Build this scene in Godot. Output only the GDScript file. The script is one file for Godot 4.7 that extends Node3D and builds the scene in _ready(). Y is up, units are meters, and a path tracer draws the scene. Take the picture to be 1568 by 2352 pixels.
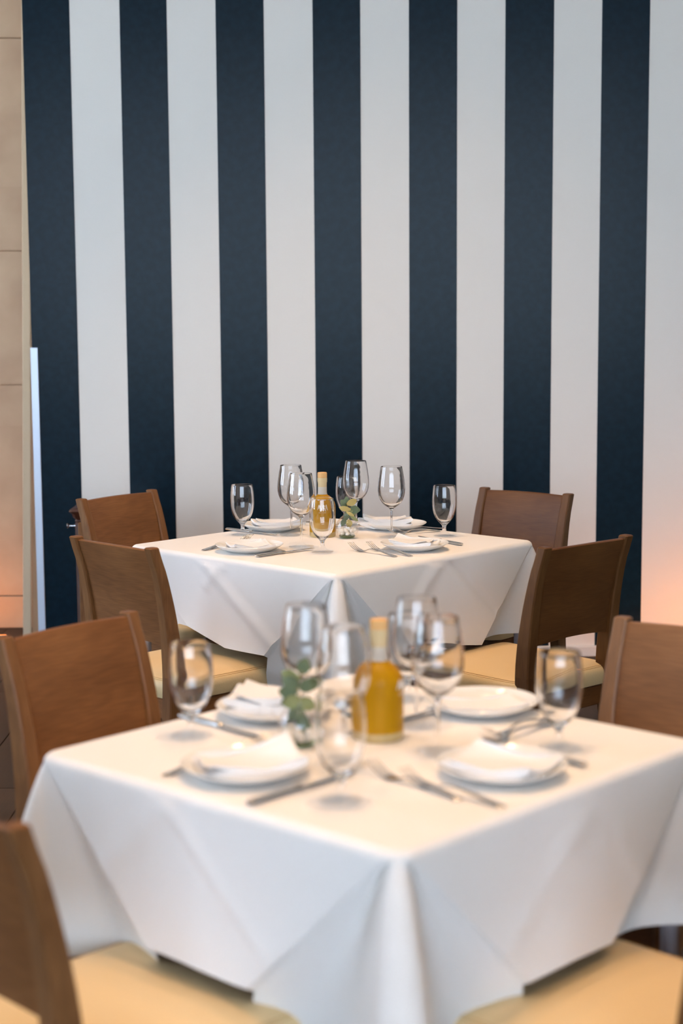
extends Node3D

# ---------------------------------------------------------------- shapes
class Sh:
	var v := PackedVector3Array()
	var f := PackedInt32Array()
	func tri(a: int, b: int, c: int) -> void:
		f.append(a); f.append(b); f.append(c)
	func quad(a: int, b: int, c: int, d: int) -> void:
		tri(a, b, c); tri(a, c, d)
	func loft(rings: Array, loop := true, caps := true) -> Sh:
		var n: int = rings[0].size()
		var o := v.size()
		for r in rings:
			for p in r:
				v.append(p)
		for i in rings.size() - 1:
			for j in (n if loop else n - 1):
				var k := (j + 1) % n
				quad(o + i * n + j, o + i * n + k, o + (i + 1) * n + k, o + (i + 1) * n + j)
		if caps:
			for e in [0, rings.size() - 1]:
				var c := Vector3.ZERO
				for p in rings[e]:
					c += p
				v.append(c / n)
				for j in n:
					var k2 := (j + 1) % n
					if e == 0:
						tri(v.size() - 1, o + k2, o + j)
					else:
						tri(v.size() - 1, o + e * n + j, o + e * n + k2)
		return self
	func lathe(prof: Array, n := 40, at := Vector3.ZERO) -> Sh:
		var rings := []
		for p in prof:
			var r := PackedVector3Array()
			for j in n:
				var t := TAU * j / n
				r.append(at + Vector3(p.x * cos(t), p.y, -p.x * sin(t)))
			rings.append(r)
		return loft(rings, true, false)
	func box(lo: Vector3, hi: Vector3, b := 0.004) -> Sh:
		# a box with chamfered edges
		var rings := []
		for q in [[lo.y, b], [lo.y + b, 0.0], [hi.y - b, 0.0], [hi.y, b]]:
			rings.append(Sh.rect(lo.x + q[1], lo.z + q[1], hi.x - q[1], hi.z - q[1], b, q[0]))
		return loft(rings)
	static func rect(x0: float, z0: float, x1: float, z1: float, b: float, y: float) -> PackedVector3Array:
		return PackedVector3Array([Vector3(x0 + b, y, z1), Vector3(x1 - b, y, z1), Vector3(x1, y, z1 - b), Vector3(x1, y, z0 + b), Vector3(x1 - b, y, z0), Vector3(x0 + b, y, z0), Vector3(x0, y, z0 + b), Vector3(x0, y, z1 - b)])
	func tube(path: Array, r: float, n := 8, closed := false) -> Sh:
		var rings := []
		var m := path.size()
		for i in m:
			var a: Vector3 = path[(i - 1 + m) % m] if closed else path[maxi(i - 1, 0)]
			var b: Vector3 = path[(i + 1) % m] if closed else path[mini(i + 1, m - 1)]
			var d := (b - a).normalized()
			var u := d.cross(Vector3.UP if absf(d.y) < 0.9 else Vector3.RIGHT).normalized()
			var w := u.cross(d)
			var ring := PackedVector3Array()
			for j in n:
				var t := TAU * j / n
				ring.append(path[i] + (u * cos(t) + w * sin(t)) * r)
			rings.append(ring)
		if closed:
			rings.append(rings[0])
		return loft(rings, true, not closed)
	func volume() -> float:
		var s := 0.0
		var c := v[0]
		for i in range(0, f.size(), 3):
			s += (v[f[i]] - c).dot((v[f[i + 1]] - c).cross(v[f[i + 2]] - c))
		return s
	func mesh(crease := 42.0, turn := true) -> ArrayMesh:
		var flip := turn and volume() < 0.0
		var ids := {}
		var wid := PackedInt32Array()
		for p in v:
			var key := Vector3i((p * 200000.0).round())
			if not ids.has(key):
				ids[key] = ids.size()
			wid.append(ids[key])
		var n := f.size() / 3
		var fn := PackedVector3Array()
		var un := PackedVector3Array()
		var of := []
		of.resize(ids.size())
		for i in ids.size():
			of[i] = PackedInt32Array()
		for i in n:
			var a := v[f[3 * i]]
			var nn := (v[f[3 * i + 1]] - a).cross(v[f[3 * i + 2]] - a)
			if flip:
				nn = -nn
			fn.append(nn)
			un.append(nn.normalized())
			for k in 3:
				of[wid[f[3 * i + k]]].append(i)
		var lim := cos(deg_to_rad(crease))
		var pos := PackedVector3Array()
		var nor := PackedVector3Array()
		for i in n:
			if fn[i].length_squared() < 1e-22:
				continue
			for k in ([0, 1, 2] if flip else [0, 2, 1]):
				var x := f[3 * i + k]
				var s := Vector3.ZERO
				for j in of[wid[x]]:
					if un[j].dot(un[i]) >= lim:
						s += fn[j]
				pos.append(v[x])
				nor.append(s.normalized())
		var arr := []
		arr.resize(Mesh.ARRAY_MAX)
		arr[Mesh.ARRAY_VERTEX] = pos
		arr[Mesh.ARRAY_NORMAL] = nor
		var am := ArrayMesh.new()
		am.add_surface_from_arrays(Mesh.PRIMITIVE_TRIANGLES, arr)
		return am

# ---------------------------------------------------------------- nodes
func obj(called: String, shape, mat: Material, parent: Node = self) -> MeshInstance3D:
	var o := MeshInstance3D.new()
	o.name = called
	o.mesh = shape.mesh() if shape is Sh else shape
	o.material_override = mat
	parent.add_child(o, true)
	return o

func numbered(called: String) -> String:
	if not has_node(called):
		return called
	var k := 1
	while has_node("%s_%03d" % [called, k]):
		k += 1
	return "%s_%03d" % [called, k]

func tag(o: Node, label: String, category := "", group := "", kind := "") -> void:
	o.set_meta("label", label)
	if category: o.set_meta("category", category)
	if group: o.set_meta("group", group)
	if kind: o.set_meta("kind", kind)

func thing(called: String, label: String, category: String, group := "") -> Node3D:
	var o := Node3D.new()
	o.name = numbered(called)
	add_child(o)
	tag(o, label, category, group)
	return o

func struct(called: String, shape, mat: Material, label := "", category := "") -> MeshInstance3D:
	var o := obj(called, shape, mat)
	o.set_meta("kind", "structure")
	if label: o.set_meta("label", label)
	if category: o.set_meta("category", category)
	return o

func copy(src: Node3D, label: String) -> Node3D:
	var c: Node3D = src.duplicate()
	c.name = numbered(src.name)
	add_child(c)
	c.set_meta("label", label)
	return c

var used := {}
func place(proto: Dictionary, key: String, label: String, at: Vector3, turn: float) -> Node3D:
	var o: Node3D = proto[key]
	if used.has(key):
		o = copy(o, label)
	else:
		used[key] = true
		o.set_meta("label", label)
	o.position = at
	o.rotation.y = turn
	return o

# ---------------------------------------------------------------- materials
var M := {}
func mat(called: String, c: Color, rough := 0.6, spec := 0.5) -> StandardMaterial3D:
	var m := StandardMaterial3D.new()
	m.resource_name = called
	m.albedo_color = c
	m.roughness = rough
	m.metallic_specular = spec
	M[called] = m
	return m

func noise(seed_: int, freq: float, oct := 3) -> FastNoiseLite:
	var n := FastNoiseLite.new()
	n.seed = seed_
	n.frequency = freq
	n.fractal_octaves = oct
	return n

func grain_image(dark: Color, light: Color, upright: bool, seed_: int) -> ImageTexture:
	var s := 384
	var im := Image.create(s, s, false, Image.FORMAT_RGB8)
	var a := noise(seed_, 0.011, 2)
	var b := noise(seed_ + 1, 0.25, 2)
	var c := noise(seed_ + 2, 0.006, 2)
	for y in s:
		for x in s:
			var ring := sin((a.get_noise_2d(x * 0.45, y * 1.7) * 9.0 + y * 0.05))
			var fib := b.get_noise_2d(x * 0.06, y * 1.6)
			var t := clampf(0.5 + 0.07 * ring + 0.24 * fib + 0.34 * c.get_noise_2d(x * 0.7, y), 0.0, 1.0)
			var col := dark.lerp(light, t)
			if upright:
				im.set_pixel(y, x, col)
			else:
				im.set_pixel(x, y, col)
	im.generate_mipmaps()
	return ImageTexture.create_from_image(im)

func bump_image(seed_: int, freq: float, weave := false) -> ImageTexture:
	var s := 256
	var im := Image.create(s, s, false, Image.FORMAT_RGB8)
	var a := noise(seed_, freq, 3)
	for y in s:
		for x in s:
			var h := 0.5 + 0.5 * a.get_noise_2d(x, y)
			if weave:
				h = 0.5 + 0.25 * sin(x * PI / 4.0) * cos(y * PI / 4.0) + 0.3 * a.get_noise_2d(x, y)
			im.set_pixel(x, y, Color(h, h, h))
	return ImageTexture.create_from_image(im)

func blotch_image(c0: Color, c1: Color, seed_: int, freq: float) -> ImageTexture:
	var s := 256
	var im := Image.create(s, s, false, Image.FORMAT_RGB8)
	var a := noise(seed_, freq, 4)
	for y in s:
		for x in s:
			im.set_pixel(x, y, c0.lerp(c1, clampf(0.5 + 0.9 * a.get_noise_2d(x, y), 0, 1)))
	return ImageTexture.create_from_image(im)

func tri(m: StandardMaterial3D, scale: float, world := false) -> void:
	m.uv1_triplanar = true
	m.uv1_world_triplanar = world
	m.uv1_scale = Vector3.ONE * scale
	m.uv1_offset = Vector3(0.5, 0.13, 0.5)

func materials() -> void:
	var m: StandardMaterial3D
	m = mat("wood_across", Color.WHITE, 0.42, 0.32)
	m.albedo_texture = grain_image(Color8(98, 60, 32), Color8(157, 106, 64), false, 11)
	tri(m, 1.9)
	m = mat("wood_upright", Color.WHITE, 0.42, 0.32)
	m.albedo_texture = grain_image(Color8(98, 62, 34), Color8(155, 108, 66), true, 21)
	tri(m, 1.9)
	for q in [["dark", Color(0.80, 0.79, 0.75), 0.32, 0.42], ["pale", Color(1.0, 1.04, 1.10), 0.5, 0.34]]:  # pale puts a sheen into the wood colour; dark is a darker chair
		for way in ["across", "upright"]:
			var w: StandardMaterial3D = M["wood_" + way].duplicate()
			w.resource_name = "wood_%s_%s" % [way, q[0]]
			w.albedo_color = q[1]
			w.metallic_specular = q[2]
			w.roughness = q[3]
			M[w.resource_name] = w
	m = mat("floor_wood", Color.WHITE, 0.42, 0.3)
	m.albedo_texture = grain_image(Color8(34, 24, 18), Color8(62, 46, 35), true, 31)
	tri(m, 1.1)
	m = mat("floor_wood_pale", Color.WHITE, 0.42, 0.3)
	m.albedo_texture = grain_image(Color8(42, 30, 22), Color8(72, 54, 41), true, 41)
	tri(m, 1.1)
	m = mat("mahogany", Color8(78, 38, 18), 0.15, 0.5)
	m.clearcoat_enabled = true
	m.clearcoat = 0.8
	m = mat("leather", Color8(226, 196, 146), 0.5, 0.4)
	m.heightmap_enabled = true
	m.heightmap_texture = bump_image(5, 0.06)
	m.heightmap_scale = 0.03
	tri(m, 9.0)
	mat("thread", Color8(196, 160, 110), 0.8, 0.2)
	m = mat("linen", Color8(243, 239, 234), 0.85, 0.2)
	m.heightmap_enabled = true
	m.heightmap_texture = bump_image(8, 0.05, true)
	m.heightmap_scale = 0.008
	tri(m, 14.0)
	m = mat("napkin_linen", Color8(244, 243, 242), 0.85, 0.2)
	m.backlight_enabled = true
	m.backlight = Color(0.25, 0.25, 0.25)
	mat("porcelain", Color8(243, 241, 236), 0.12, 0.5)
	m = mat("steel", Color8(222, 218, 214), 0.26)
	m.metallic = 1.0
	m = mat("chrome", Color8(225, 225, 228), 0.06)
	m.metallic = 1.0
	m = mat("aluminium", Color8(196, 202, 214), 0.38)
	m.metallic = 0.7
	m = mat("leg_metal", Color8(176, 168, 172), 0.4)
	m.metallic = 0.5
	m = mat("glass", Color(1, 1, 1, 0), 0.0, 0.5)
	m.refraction_enabled = true
	m.refraction_scale = 0.05
	m = mat("thin_glass", Color(1, 1, 1, 0.0), 0.0, 0.5)
	m.transparency = BaseMaterial3D.TRANSPARENCY_ALPHA
	m = mat("foot_glass", Color(1, 1, 1, 0.0), 0.0, 0.32)
	m.transparency = BaseMaterial3D.TRANSPARENCY_ALPHA
	m = mat("green_glass", Color(0.50, 0.62, 0.40, 0), 0.0, 0.5)
	m.refraction_enabled = true
	m.refraction_scale = 0.05
	m = mat("pane", Color(1, 1, 1, 0.02), 0.0, 0.5)
	m.transparency = BaseMaterial3D.TRANSPARENCY_ALPHA
	m = mat("oil_glass", Color8(192, 140, 6), 0.4, 0.3)
	m.backlight_enabled = true
	m.backlight = Color(0.5, 0.4, 0.06)
	m = mat("frosted_base", Color8(196, 170, 118), 0.4, 0.45)
	m = mat("frosted_neck", Color8(226, 218, 206), 0.4, 0.45)
	m.backlight_enabled = true
	m.backlight = Color(0.6, 0.6, 0.55)
	mat("cork_inner", Color8(228, 206, 160), 0.7, 0.3)
	m = mat("cork", Color8(238, 190, 128), 0.7, 0.3)
	mat("white_print", Color8(246, 244, 238), 0.6, 0.3)
	mat("pebble", Color8(240, 234, 222), 0.55, 0.4)
	for k in 3:
		m = mat("leaf_%d" % k, [Color8(104, 120, 92), Color8(196, 176, 110), Color8(146, 152, 104)][k], 0.55, 0.35)
		m.backlight_enabled = true
		m.backlight = Color(0.4, 0.42, 0.25)
	mat("stalk", Color8(150, 130, 80), 0.6, 0.3)
	m = mat("white_paint", Color8(237, 230, 221), 0.6, 0.35)
	m.heightmap_enabled = true
	m.heightmap_texture = bump_image(14, 0.09)
	m.heightmap_scale = 0.02
	tri(m, 5.0, true)
	m = mat("navy_paint", Color.WHITE, 0.24, 0.22)
	m.albedo_texture = blotch_image(Color8(8, 27, 38), Color8(12, 33, 45), 15, 0.03)
	m.heightmap_enabled = true
	m.heightmap_texture = bump_image(16, 0.12)
	m.heightmap_scale = 0.012
	tri(m, 3.0, true)
	m = mat("stone", Color.WHITE, 0.45, 0.4)
	m.albedo_texture = blotch_image(Color8(198, 160, 126), Color8(214, 178, 142), 17, 0.012)
	tri(m, 0.9, true)
	m = mat("fabric_edge", Color8(206, 180, 150), 0.9, 0.2)
	m.heightmap_enabled = true
	m.heightmap_texture = bump_image(18, 0.06, true)
	m.heightmap_scale = 0.05
	tri(m, 12.0, true)
	mat("tan_trim", Color8(196, 158, 124), 0.7, 0.3)
	mat("plaster", Color8(226, 222, 214), 0.9, 0.2)
	mat("room_wall", Color8(206, 192, 174), 0.9, 0.2)
	mat("window_metal", Color8(60, 60, 62), 0.5, 0.4)
	m = mat("lamp_glow", Color8(255, 240, 220), 0.5)
	m.emission_enabled = true
	m.emission = Color(1.0, 0.78, 0.52)
	m.emission_energy_multiplier = 3.0
	m = mat("led_glow", Color8(255, 200, 140), 0.5)
	m.emission_enabled = true
	m.emission = Color(1.0, 0.5, 0.18)
	m.emission_energy_multiplier = 2.0

# ---------------------------------------------------------------- camera and light
func setup() -> void:
	var cam := Camera3D.new()
	cam.name = "camera"
	cam.fov = 33.972
	cam.near = 0.05
	cam.far = 60.0
	var at := CameraAttributesPhysical.new()
	at.frustum_focal_length = 39.28
	at.frustum_focus_distance = 5.35
	at.exposure_aperture = 1.79
	at.frustum_near = 0.05
	at.frustum_far = 60.0
	cam.attributes = at
	add_child(cam)
	cam.transform = Transform3D(Basis(Vector3(0.999978, -0.006532, 0.000803), Vector3(0.006581, 0.992499, -0.122078), Vector3(0, 0.122081, 0.992520)), Vector3(0, 1.52, 0))
	var we := WorldEnvironment.new()
	we.name = "world_environment"
	var e := Environment.new()
	e.background_mode = Environment.BG_SKY
	var sm := ProceduralSkyMaterial.new()
	sm.sky_top_color = Color(0.74, 0.83, 0.95)
	sm.sky_horizon_color = Color(0.85, 0.91, 0.97)
	sm.ground_horizon_color = Color(0.58, 0.66, 0.73)
	sm.ground_bottom_color = Color(0.42, 0.46, 0.50)
	sm.sky_energy_multiplier = 3.5
	sm.ground_energy_multiplier = 6.0
	var sky := Sky.new()
	sky.sky_material = sm
	e.sky = sky
	e.tonemap_mode = Environment.TONE_MAPPER_LINEAR
	e.tonemap_exposure = 0.98
	e.sdfgi_enabled = true
	e.ssao_enabled = true
	e.ssil_enabled = true
	we.environment = e
	add_child(we)

func downlight(x: float, z: float, energy: float, label: String) -> void:
	var t := thing("ceiling_downlight", label, "downlight", "recessed ceiling downlights")
	t.position = Vector3(x, 4.6, z)
	obj("trim_ring", Sh.new().lathe([Vector2(0.05, 0.0), Vector2(0.075, 0.0), Vector2(0.078, -0.004), Vector2(0.05, -0.008), Vector2(0.05, 0.0)], 24), M.white_paint, t)
	obj("lens_glow", Sh.new().lathe([Vector2(0, -0.001), Vector2(0.049, -0.001), Vector2(0.049, -0.004), Vector2(0, -0.004)], 24), M.lamp_glow, t)
	var l := SpotLight3D.new()
	l.name = "downlight_beam"
	l.light_color = Color(1.0, 0.82, 0.63)
	l.light_energy = energy
	l.light_size = 0.11
	l.spot_angle = 37
	l.spot_angle_attenuation = 0.6
	l.spot_range = 12
	l.spot_attenuation = 2
	l.shadow_enabled = true
	l.position = Vector3(0, -0.02, 0)
	l.rotation.x = -PI / 2
	t.add_child(l)

func led(x0: float, x1: float, z: float, energy: float, pitch: float, label: String) -> void:
	var t := thing("floor_light_strip", label, "light strip", "floor light strips")
	t.position = Vector3((x0 + x1) / 2, 0, z)
	var w := (x1 - x0) / 2
	obj("housing", Sh.new().box(Vector3(-w, 0.001, -0.012), Vector3(w, 0.016, 0.012), 0.002), M.aluminium, t)
	obj("diffuser_glow", Sh.new().box(Vector3(-w + 0.004, 0.016, -0.009), Vector3(w - 0.004, 0.02, 0.009), 0.001), M.led_glow, t)
	var l := AreaLight3D.new()
	l.name = "strip_light"
	l.area_size = Vector2(2 * w - 0.01, 0.018)
	l.light_color = Color(1.0, 0.60, 0.09)
	l.light_energy = energy
	l.area_range = 12
	l.area_attenuation = 2
	l.shadow_enabled = true
	l.position = Vector3(0, 0.024, 0)
	l.rotation.x = pitch
	t.add_child(l)

# ---------------------------------------------------------------- room
const WZ := -7.17
func room() -> void:
	var g := Sh.new()
	# striped partition wall with its painted bands
	g.box(Vector3(-1.314, 0, WZ - 0.14), Vector3(6.0, 4.6, WZ), 0.003)
	var wall := struct("wall_back", g, M.white_paint, "white wall with seven broad navy vertical stripes behind the tables", "wall")
	var ed := [-1.3135, -1.117, -0.909, -0.713, -0.510, -0.310, -0.107, 0.0915, 0.2935, 0.495, 0.695, 0.8975, 1.097, 1.2965]
	for i in 7:
		obj("stripe", Sh.new().box(Vector3(ed[2 * i], 0.046, WZ - 0.001), Vector3(ed[2 * i + 1], 4.599, WZ + 0.0012), 0.0005), M.navy_paint, wall)
	struct("baseboard_back", Sh.new().box(Vector3(-1.28, 0, WZ), Vector3(6.0, 0.046, WZ + 0.022), 0.003), M.white_paint, "low pale skirting ledge along the striped wall", "baseboard")
	# corner guard, leaning fabric panel, trim board
	struct("trim_1", Sh.new().box(Vector3(-1.320, 0.0, WZ - 0.03), Vector3(-1.288, 1.352, WZ + 0.004), 0.0015), M.aluminium, "pale metal corner guard on the left edge of the striped wall", "corner guard")
	var lean := []
	for y in [0.0, 1.0, 2.2, 4.1]:
		var x: float = -1.420 + 0.0270 * y
		lean.append(Sh.rect(x, -7.345, x + 0.036, -7.325, 0.003, y))
	struct("trim_2", Sh.new().loft(lean), M.fabric_edge, "pale woven fabric panel edge standing behind the striped wall", "panel")
	lean = []
	for y in [0.0, 1.0, 2.2, 4.1]:
		var x: float = -1.383 + 0.027 * y
		lean.append(Sh.rect(x, -7.36, x + 0.11, -7.345, 0.003, y))
	struct("trim_3", Sh.new().loft(lean), M.tan_trim, "tan board between the fabric panel and the metal corner guard", "board")
	# stone wall seen past the end of the striped wall
	var st := struct("wall_alcove", Sh.new().box(Vector3(-6.0, 0, -8.1), Vector3(6.0, 4.6, -7.92), 0.002), M.tan_trim, "beige stone panel wall beyond the end of the striped wall", "wall")
	var hs := [0.0, 0.156, 1.161, 1.784, 2.75, 4.6]
	for c in 3:
		var x0 := -3.8 + 1.25 * c
		for r in 5:
			obj("stone_panel", Sh.new().box(Vector3(x0 + 0.002, hs[r] + 0.002, -7.925), Vector3(x0 + 1.248, hs[r + 1] - 0.002, -7.89 if r == 0 else -7.90), 0.0015), M.stone, st)
	# floor boards
	var fl := struct("floor", Sh.new().box(Vector3(-6.2, -0.2, -8.2), Vector3(6.2, -0.012, 8.2), 0.002), M.floor_wood, "dark wooden plank floor", "floor")
	var rng := RandomNumberGenerator.new()
	rng.seed = 77
	var pm := Sh.new().box(Vector3(-0.0993, -0.016, -1.349), Vector3(0.0993, 0, 1.349), 0.002).mesh()
	for c in 46:
		for r in 5:
			var o := obj("plank", pm, M.floor_wood if rng.randf() < 0.6 else M.floor_wood_pale, fl)
			o.position = Vector3(-4.5 + 0.2 * c, -rng.randf() * 0.0008, -7.9 + 2.7 * r - (1.35 if c % 2 else 0.0) + rng.randf_range(-0.002, 0.002))
	# the rest of the room
	struct("ceiling", Sh.new().box(Vector3(-6.2, 4.6, -8.2), Vector3(6.2, 4.8, 8.2), 0.002), M.plaster, "white plaster ceiling", "ceiling")
	struct("wall_right", Sh.new().box(Vector3(6.0, 0, -8.2), Vector3(6.2, 4.6, 8.2), 0.002), M.room_wall, "warm plain side wall of the dining room", "wall")
	# tall windows behind and to the left of the camera
	var zf := 8.0
	var fw := Sh.new()
	fw.box(Vector3(-6.2, 0, zf), Vector3(6.2, 0.8, zf + 0.2), 0.002)
	fw.box(Vector3(-6.2, 4.35, zf), Vector3(6.2, 4.6, zf + 0.2), 0.002)
	var px := [-6.2, -4.8, -3.2, -2.9, -1.3, -1.0, 0.6, 0.9, 2.5, 2.8, 4.4, 6.2]
	for i in range(0, 12, 2):
		fw.box(Vector3(px[i], 0.8, zf), Vector3(px[i + 1], 4.35, zf + 0.2), 0.002)
	struct("wall_front", fw, M.room_wall, "wall of tall windows facing the striped wall", "wall")
	var n := 1
	for i in range(1, 11, 2):
		window(n, Vector3((px[i] + px[i + 1]) / 2, 0.8, zf + 0.1), px[i + 1] - px[i], 3.55, 0.0)
		n += 1
	var lw := Sh.new()
	lw.box(Vector3(-6.2, 0, -8.2), Vector3(-6.0, 0.8, 8.2), 0.002)
	lw.box(Vector3(-6.2, 4.35, -8.2), Vector3(-6.0, 4.6, 8.2), 0.002)
	var pz := [-8.2, -6.9, -5.5, -4.6, -3.2, 8.2]
	for i in range(0, 6, 2):
		lw.box(Vector3(-6.2, 0.8, pz[i]), Vector3(-6.0, 4.35, pz[i + 1]), 0.002)
	struct("wall_left", lw, M.room_wall, "side wall of tall windows left of the tables", "wall")
	for i in range(1, 5, 2):
		window(n, Vector3(-6.1, 0.8, (pz[i] + pz[i + 1]) / 2), pz[i + 1] - pz[i], 3.55, PI / 2)
		n += 1

func window(n: int, at: Vector3, w: float, h: float, turn: float) -> void:
	var fr := Sh.new()
	var b := 0.03
	fr.box(Vector3(-w / 2, 0, -b), Vector3(-w / 2 + 0.05, h, b), 0.002)
	fr.box(Vector3(w / 2 - 0.05, 0, -b), Vector3(w / 2, h, b), 0.002)
	for c in [-0.25, 0.0, 0.25]:
		fr.box(Vector3(c * w - 0.045, 0, -b), Vector3(c * w + 0.045, h, b), 0.002)
	fr.box(Vector3(-w / 2, 0, -b), Vector3(w / 2, 0.05, b), 0.002)
	fr.box(Vector3(-w / 2, h - 0.05, -b), Vector3(w / 2, h, b), 0.002)
	fr.box(Vector3(-w / 2, h * 0.72, -b), Vector3(w / 2, h * 0.72 + 0.04, b), 0.002)
	var o := struct("window_%d" % n, fr, M.window_metal, "tall dark framed window", "window")
	obj("pane", Sh.new().box(Vector3(-w / 2 + 0.02, 0.02, -0.002), Vector3(w / 2 - 0.02, h - 0.02, 0.002), 0.0005), M.pane, o)
	o.position = at
	o.rotation.y = turn

# ---------------------------------------------------------------- furniture
func post_z(y: float) -> float:
	# the sabre sweep of a chair's rear post, seen from the side
	var k := [[0.0, 0.245], [0.22, 0.212], [0.42, 0.196], [0.54, 0.200], [0.66, 0.216], [0.76, 0.238], [0.845, 0.265]]
	for i in k.size() - 1:
		if y <= k[i + 1][0]:
			var p0: float = k[maxi(i - 1, 0)][1]
			var p3: float = k[mini(i + 2, k.size() - 1)][1]
			return cubic_interpolate(k[i][1], k[i + 1][1], p0, p3, (y - k[i][0]) / (k[i + 1][0] - k[i][0]))
	return k[-1][1]

func rrect(hx: float, hz: float, r: float, y: float, n := 5, c := Vector3.ZERO) -> PackedVector3Array:
	var out := PackedVector3Array()
	for q in 4:
		var cx := (hx - r) * (1 if q == 0 or q == 3 else -1)
		var cz := (hz - r) * (1 if q < 2 else -1)
		for k in n + 1:
			var t := PI / 2 * q + PI / 2 * k / n
			out.append(c + Vector3(cx + r * cos(t), y, cz + r * sin(t)))
	return out

func seat_outline(inset: float, y: float) -> PackedVector3Array:
	var out := PackedVector3Array()
	for p in rrect(0.222 - inset, 0.216 - inset, maxf(0.055 - inset, 0.012), y, 6):
		# a little wider at the front than at the back
		var k := 1.0 - 0.05 * (p.z + 0.216) / 0.432
		var y2 := y
		out.append(Vector3(p.x * k, y2, p.z - 0.012 - 0.028 * (0.216 - p.z) / 0.432))
	return out

func make_chair() -> Node3D:
	var t := thing("dining_chair", "", "chair", "wooden dining chairs round the two tables")
	for s in [-1.0, 1.0]:
		var rings := []
		for i in 25:
			var y := 0.843 * i / 24.0
			var hx := lerpf(0.021, 0.0165, smoothstep(0.4, 0.84, y)) if y > 0.3 else lerpf(0.017, 0.021, y / 0.3)
			var hz := lerpf(0.026, 0.0165, smoothstep(0.45, 0.84, y)) if y > 0.4 else lerpf(0.018, 0.026, y / 0.4)
			var b := 0.004
			var c := Vector3(s * 0.181, 0, post_z(y))
			if i == 24:
				rings.append(Sh.rect(c.x - hx, c.z - hz, c.x + hx, c.z + hz, b, y - 0.003))
				hx -= 0.003; hz -= 0.003
			rings.append(Sh.rect(c.x - hx, c.z - hz, c.x + hx, c.z + hz, b, y))
		obj("back_post", Sh.new().loft(rings), M.wood_upright, t)
	# curved back panel between the posts
	var pr := []
	for i in 15:
		var x := lerpf(-0.167, 0.167, i / 14.0)
		var bow := 0.010 * (1.0 - pow(x / 0.167, 2))
		var y0 := 0.545 + 0.012 * (1.0 - pow(x / 0.167, 2))
		var y1 := 0.834 + 0.003 * (1.0 - pow(x / 0.167, 2))
		var ring := PackedVector3Array()
		for k in 10:
			var y := lerpf(y0, y1 - (0.003 if k == 9 else 0.0), k / 9.0)
			ring.append(Vector3(x, y, post_z(y) + bow - 0.010))
		ring.append(Vector3(x, y1, post_z(y1) + bow - 0.006))
		ring.append(Vector3(x, y1, post_z(y1) + bow + 0.004))
		for k in range(9, -1, -1):
			var y := lerpf(y0, y1 - (0.003 if k == 9 else 0.0), k / 9.0)
			ring.append(Vector3(x, y, post_z(y) + bow + 0.008))
		pr.append(ring)
	obj("backrest", Sh.new().loft(pr), M.wood_across, t)
	# padded seat with a stitched edge
	var sr := []
	for q in [[0.012, 0.384], [0.002, 0.388], [-0.001, 0.40], [-0.003, 0.418], [-0.001, 0.430], [0.004, 0.4375], [0.006, 0.4385], [0.013, 0.4435], [0.03, 0.449], [0.07, 0.4545], [0.13, 0.458], [0.19, 0.459]]:
		sr.append(seat_outline(q[0], q[1]))
	var seat := obj("seat", Sh.new().loft(sr), M.leather, t)
	for q in [[0.0065, 0.4395], [0.011, 0.4432]]:
		obj("seam", Sh.new().tube(Array(seat_outline(q[0], q[1])), 0.0006, 5, true), M.thread, seat)
	var fr := Sh.new()
	fr.box(Vector3(-0.185, 0.325, -0.230), Vector3(0.185, 0.384, -0.208), 0.003)
	fr.box(Vector3(-0.165, 0.325, 0.178), Vector3(0.165, 0.384, 0.198), 0.003)
	for s in [-1.0, 1.0]:
		fr.box(Vector3(s * 0.197 - 0.011, 0.325, -0.222), Vector3(s * 0.197 + 0.011, 0.384, 0.19), 0.003)
	obj("seat_frame", fr, M.wood_across, t)
	for s in [-1.0, 1.0]:
		var rings := []
		for y in [0.0, 0.2, 0.384]:
			var h := lerpf(0.015, 0.021, y / 0.384)
			rings.append(Sh.rect(s * 0.19 - h, -0.222 - h, s * 0.19 + h, -0.222 + h, 0.003, y))
		obj("leg", Sh.new().loft(rings), M.wood_upright, t)
	return t

func cabinet() -> void:
	var t := thing("side_cabinet", "dark glossy wooden stand with a moulded top and chrome knob behind the back left chair", "cabinet")
	t.position = Vector3(-0.93, 0, -6.86)
	obj("body", Sh.new().box(Vector3(-0.152, 0, -0.15), Vector3(0.09, 0.655, 0.11), 0.004), M.mahogany, t)
	obj("corner_post", Sh.new().box(Vector3(-0.138, 0.0, 0.106), Vector3(-0.112, 0.655, 0.128), 0.004), M.wood_upright, t)
	var rings := []
	for q in [[0.0, 0.65], [0.003, 0.66], [0.0, 0.665], [0.010, 0.676], [0.012, 0.688], [0.018, 0.694], [0.024, 0.70], [0.020, 0.708], [0.0, 0.714]]:
		rings.append(Sh.rect(-0.15 - q[0], -0.15 - q[0], 0.09 + q[0], 0.112 + q[0], 0.012, q[1]))
	obj("cornice", Sh.new().loft(rings), M.mahogany, t)
	var kn := Sh.new().lathe([Vector2(0, 0.0), Vector2(0.010, 0.0), Vector2(0.010, 0.003), Vector2(0.0042, 0.005), Vector2(0.0038, 0.024), Vector2(0.006, 0.029), Vector2(0.011, 0.033), Vector2(0.0105, 0.036), Vector2(0, 0.0375)], 20)
	var k := obj("knob", kn, M.chrome, t)
	k.position = Vector3(-0.152, 0.650 - 0.012, 0.09)
	k.rotation.z = PI / 2

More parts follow.
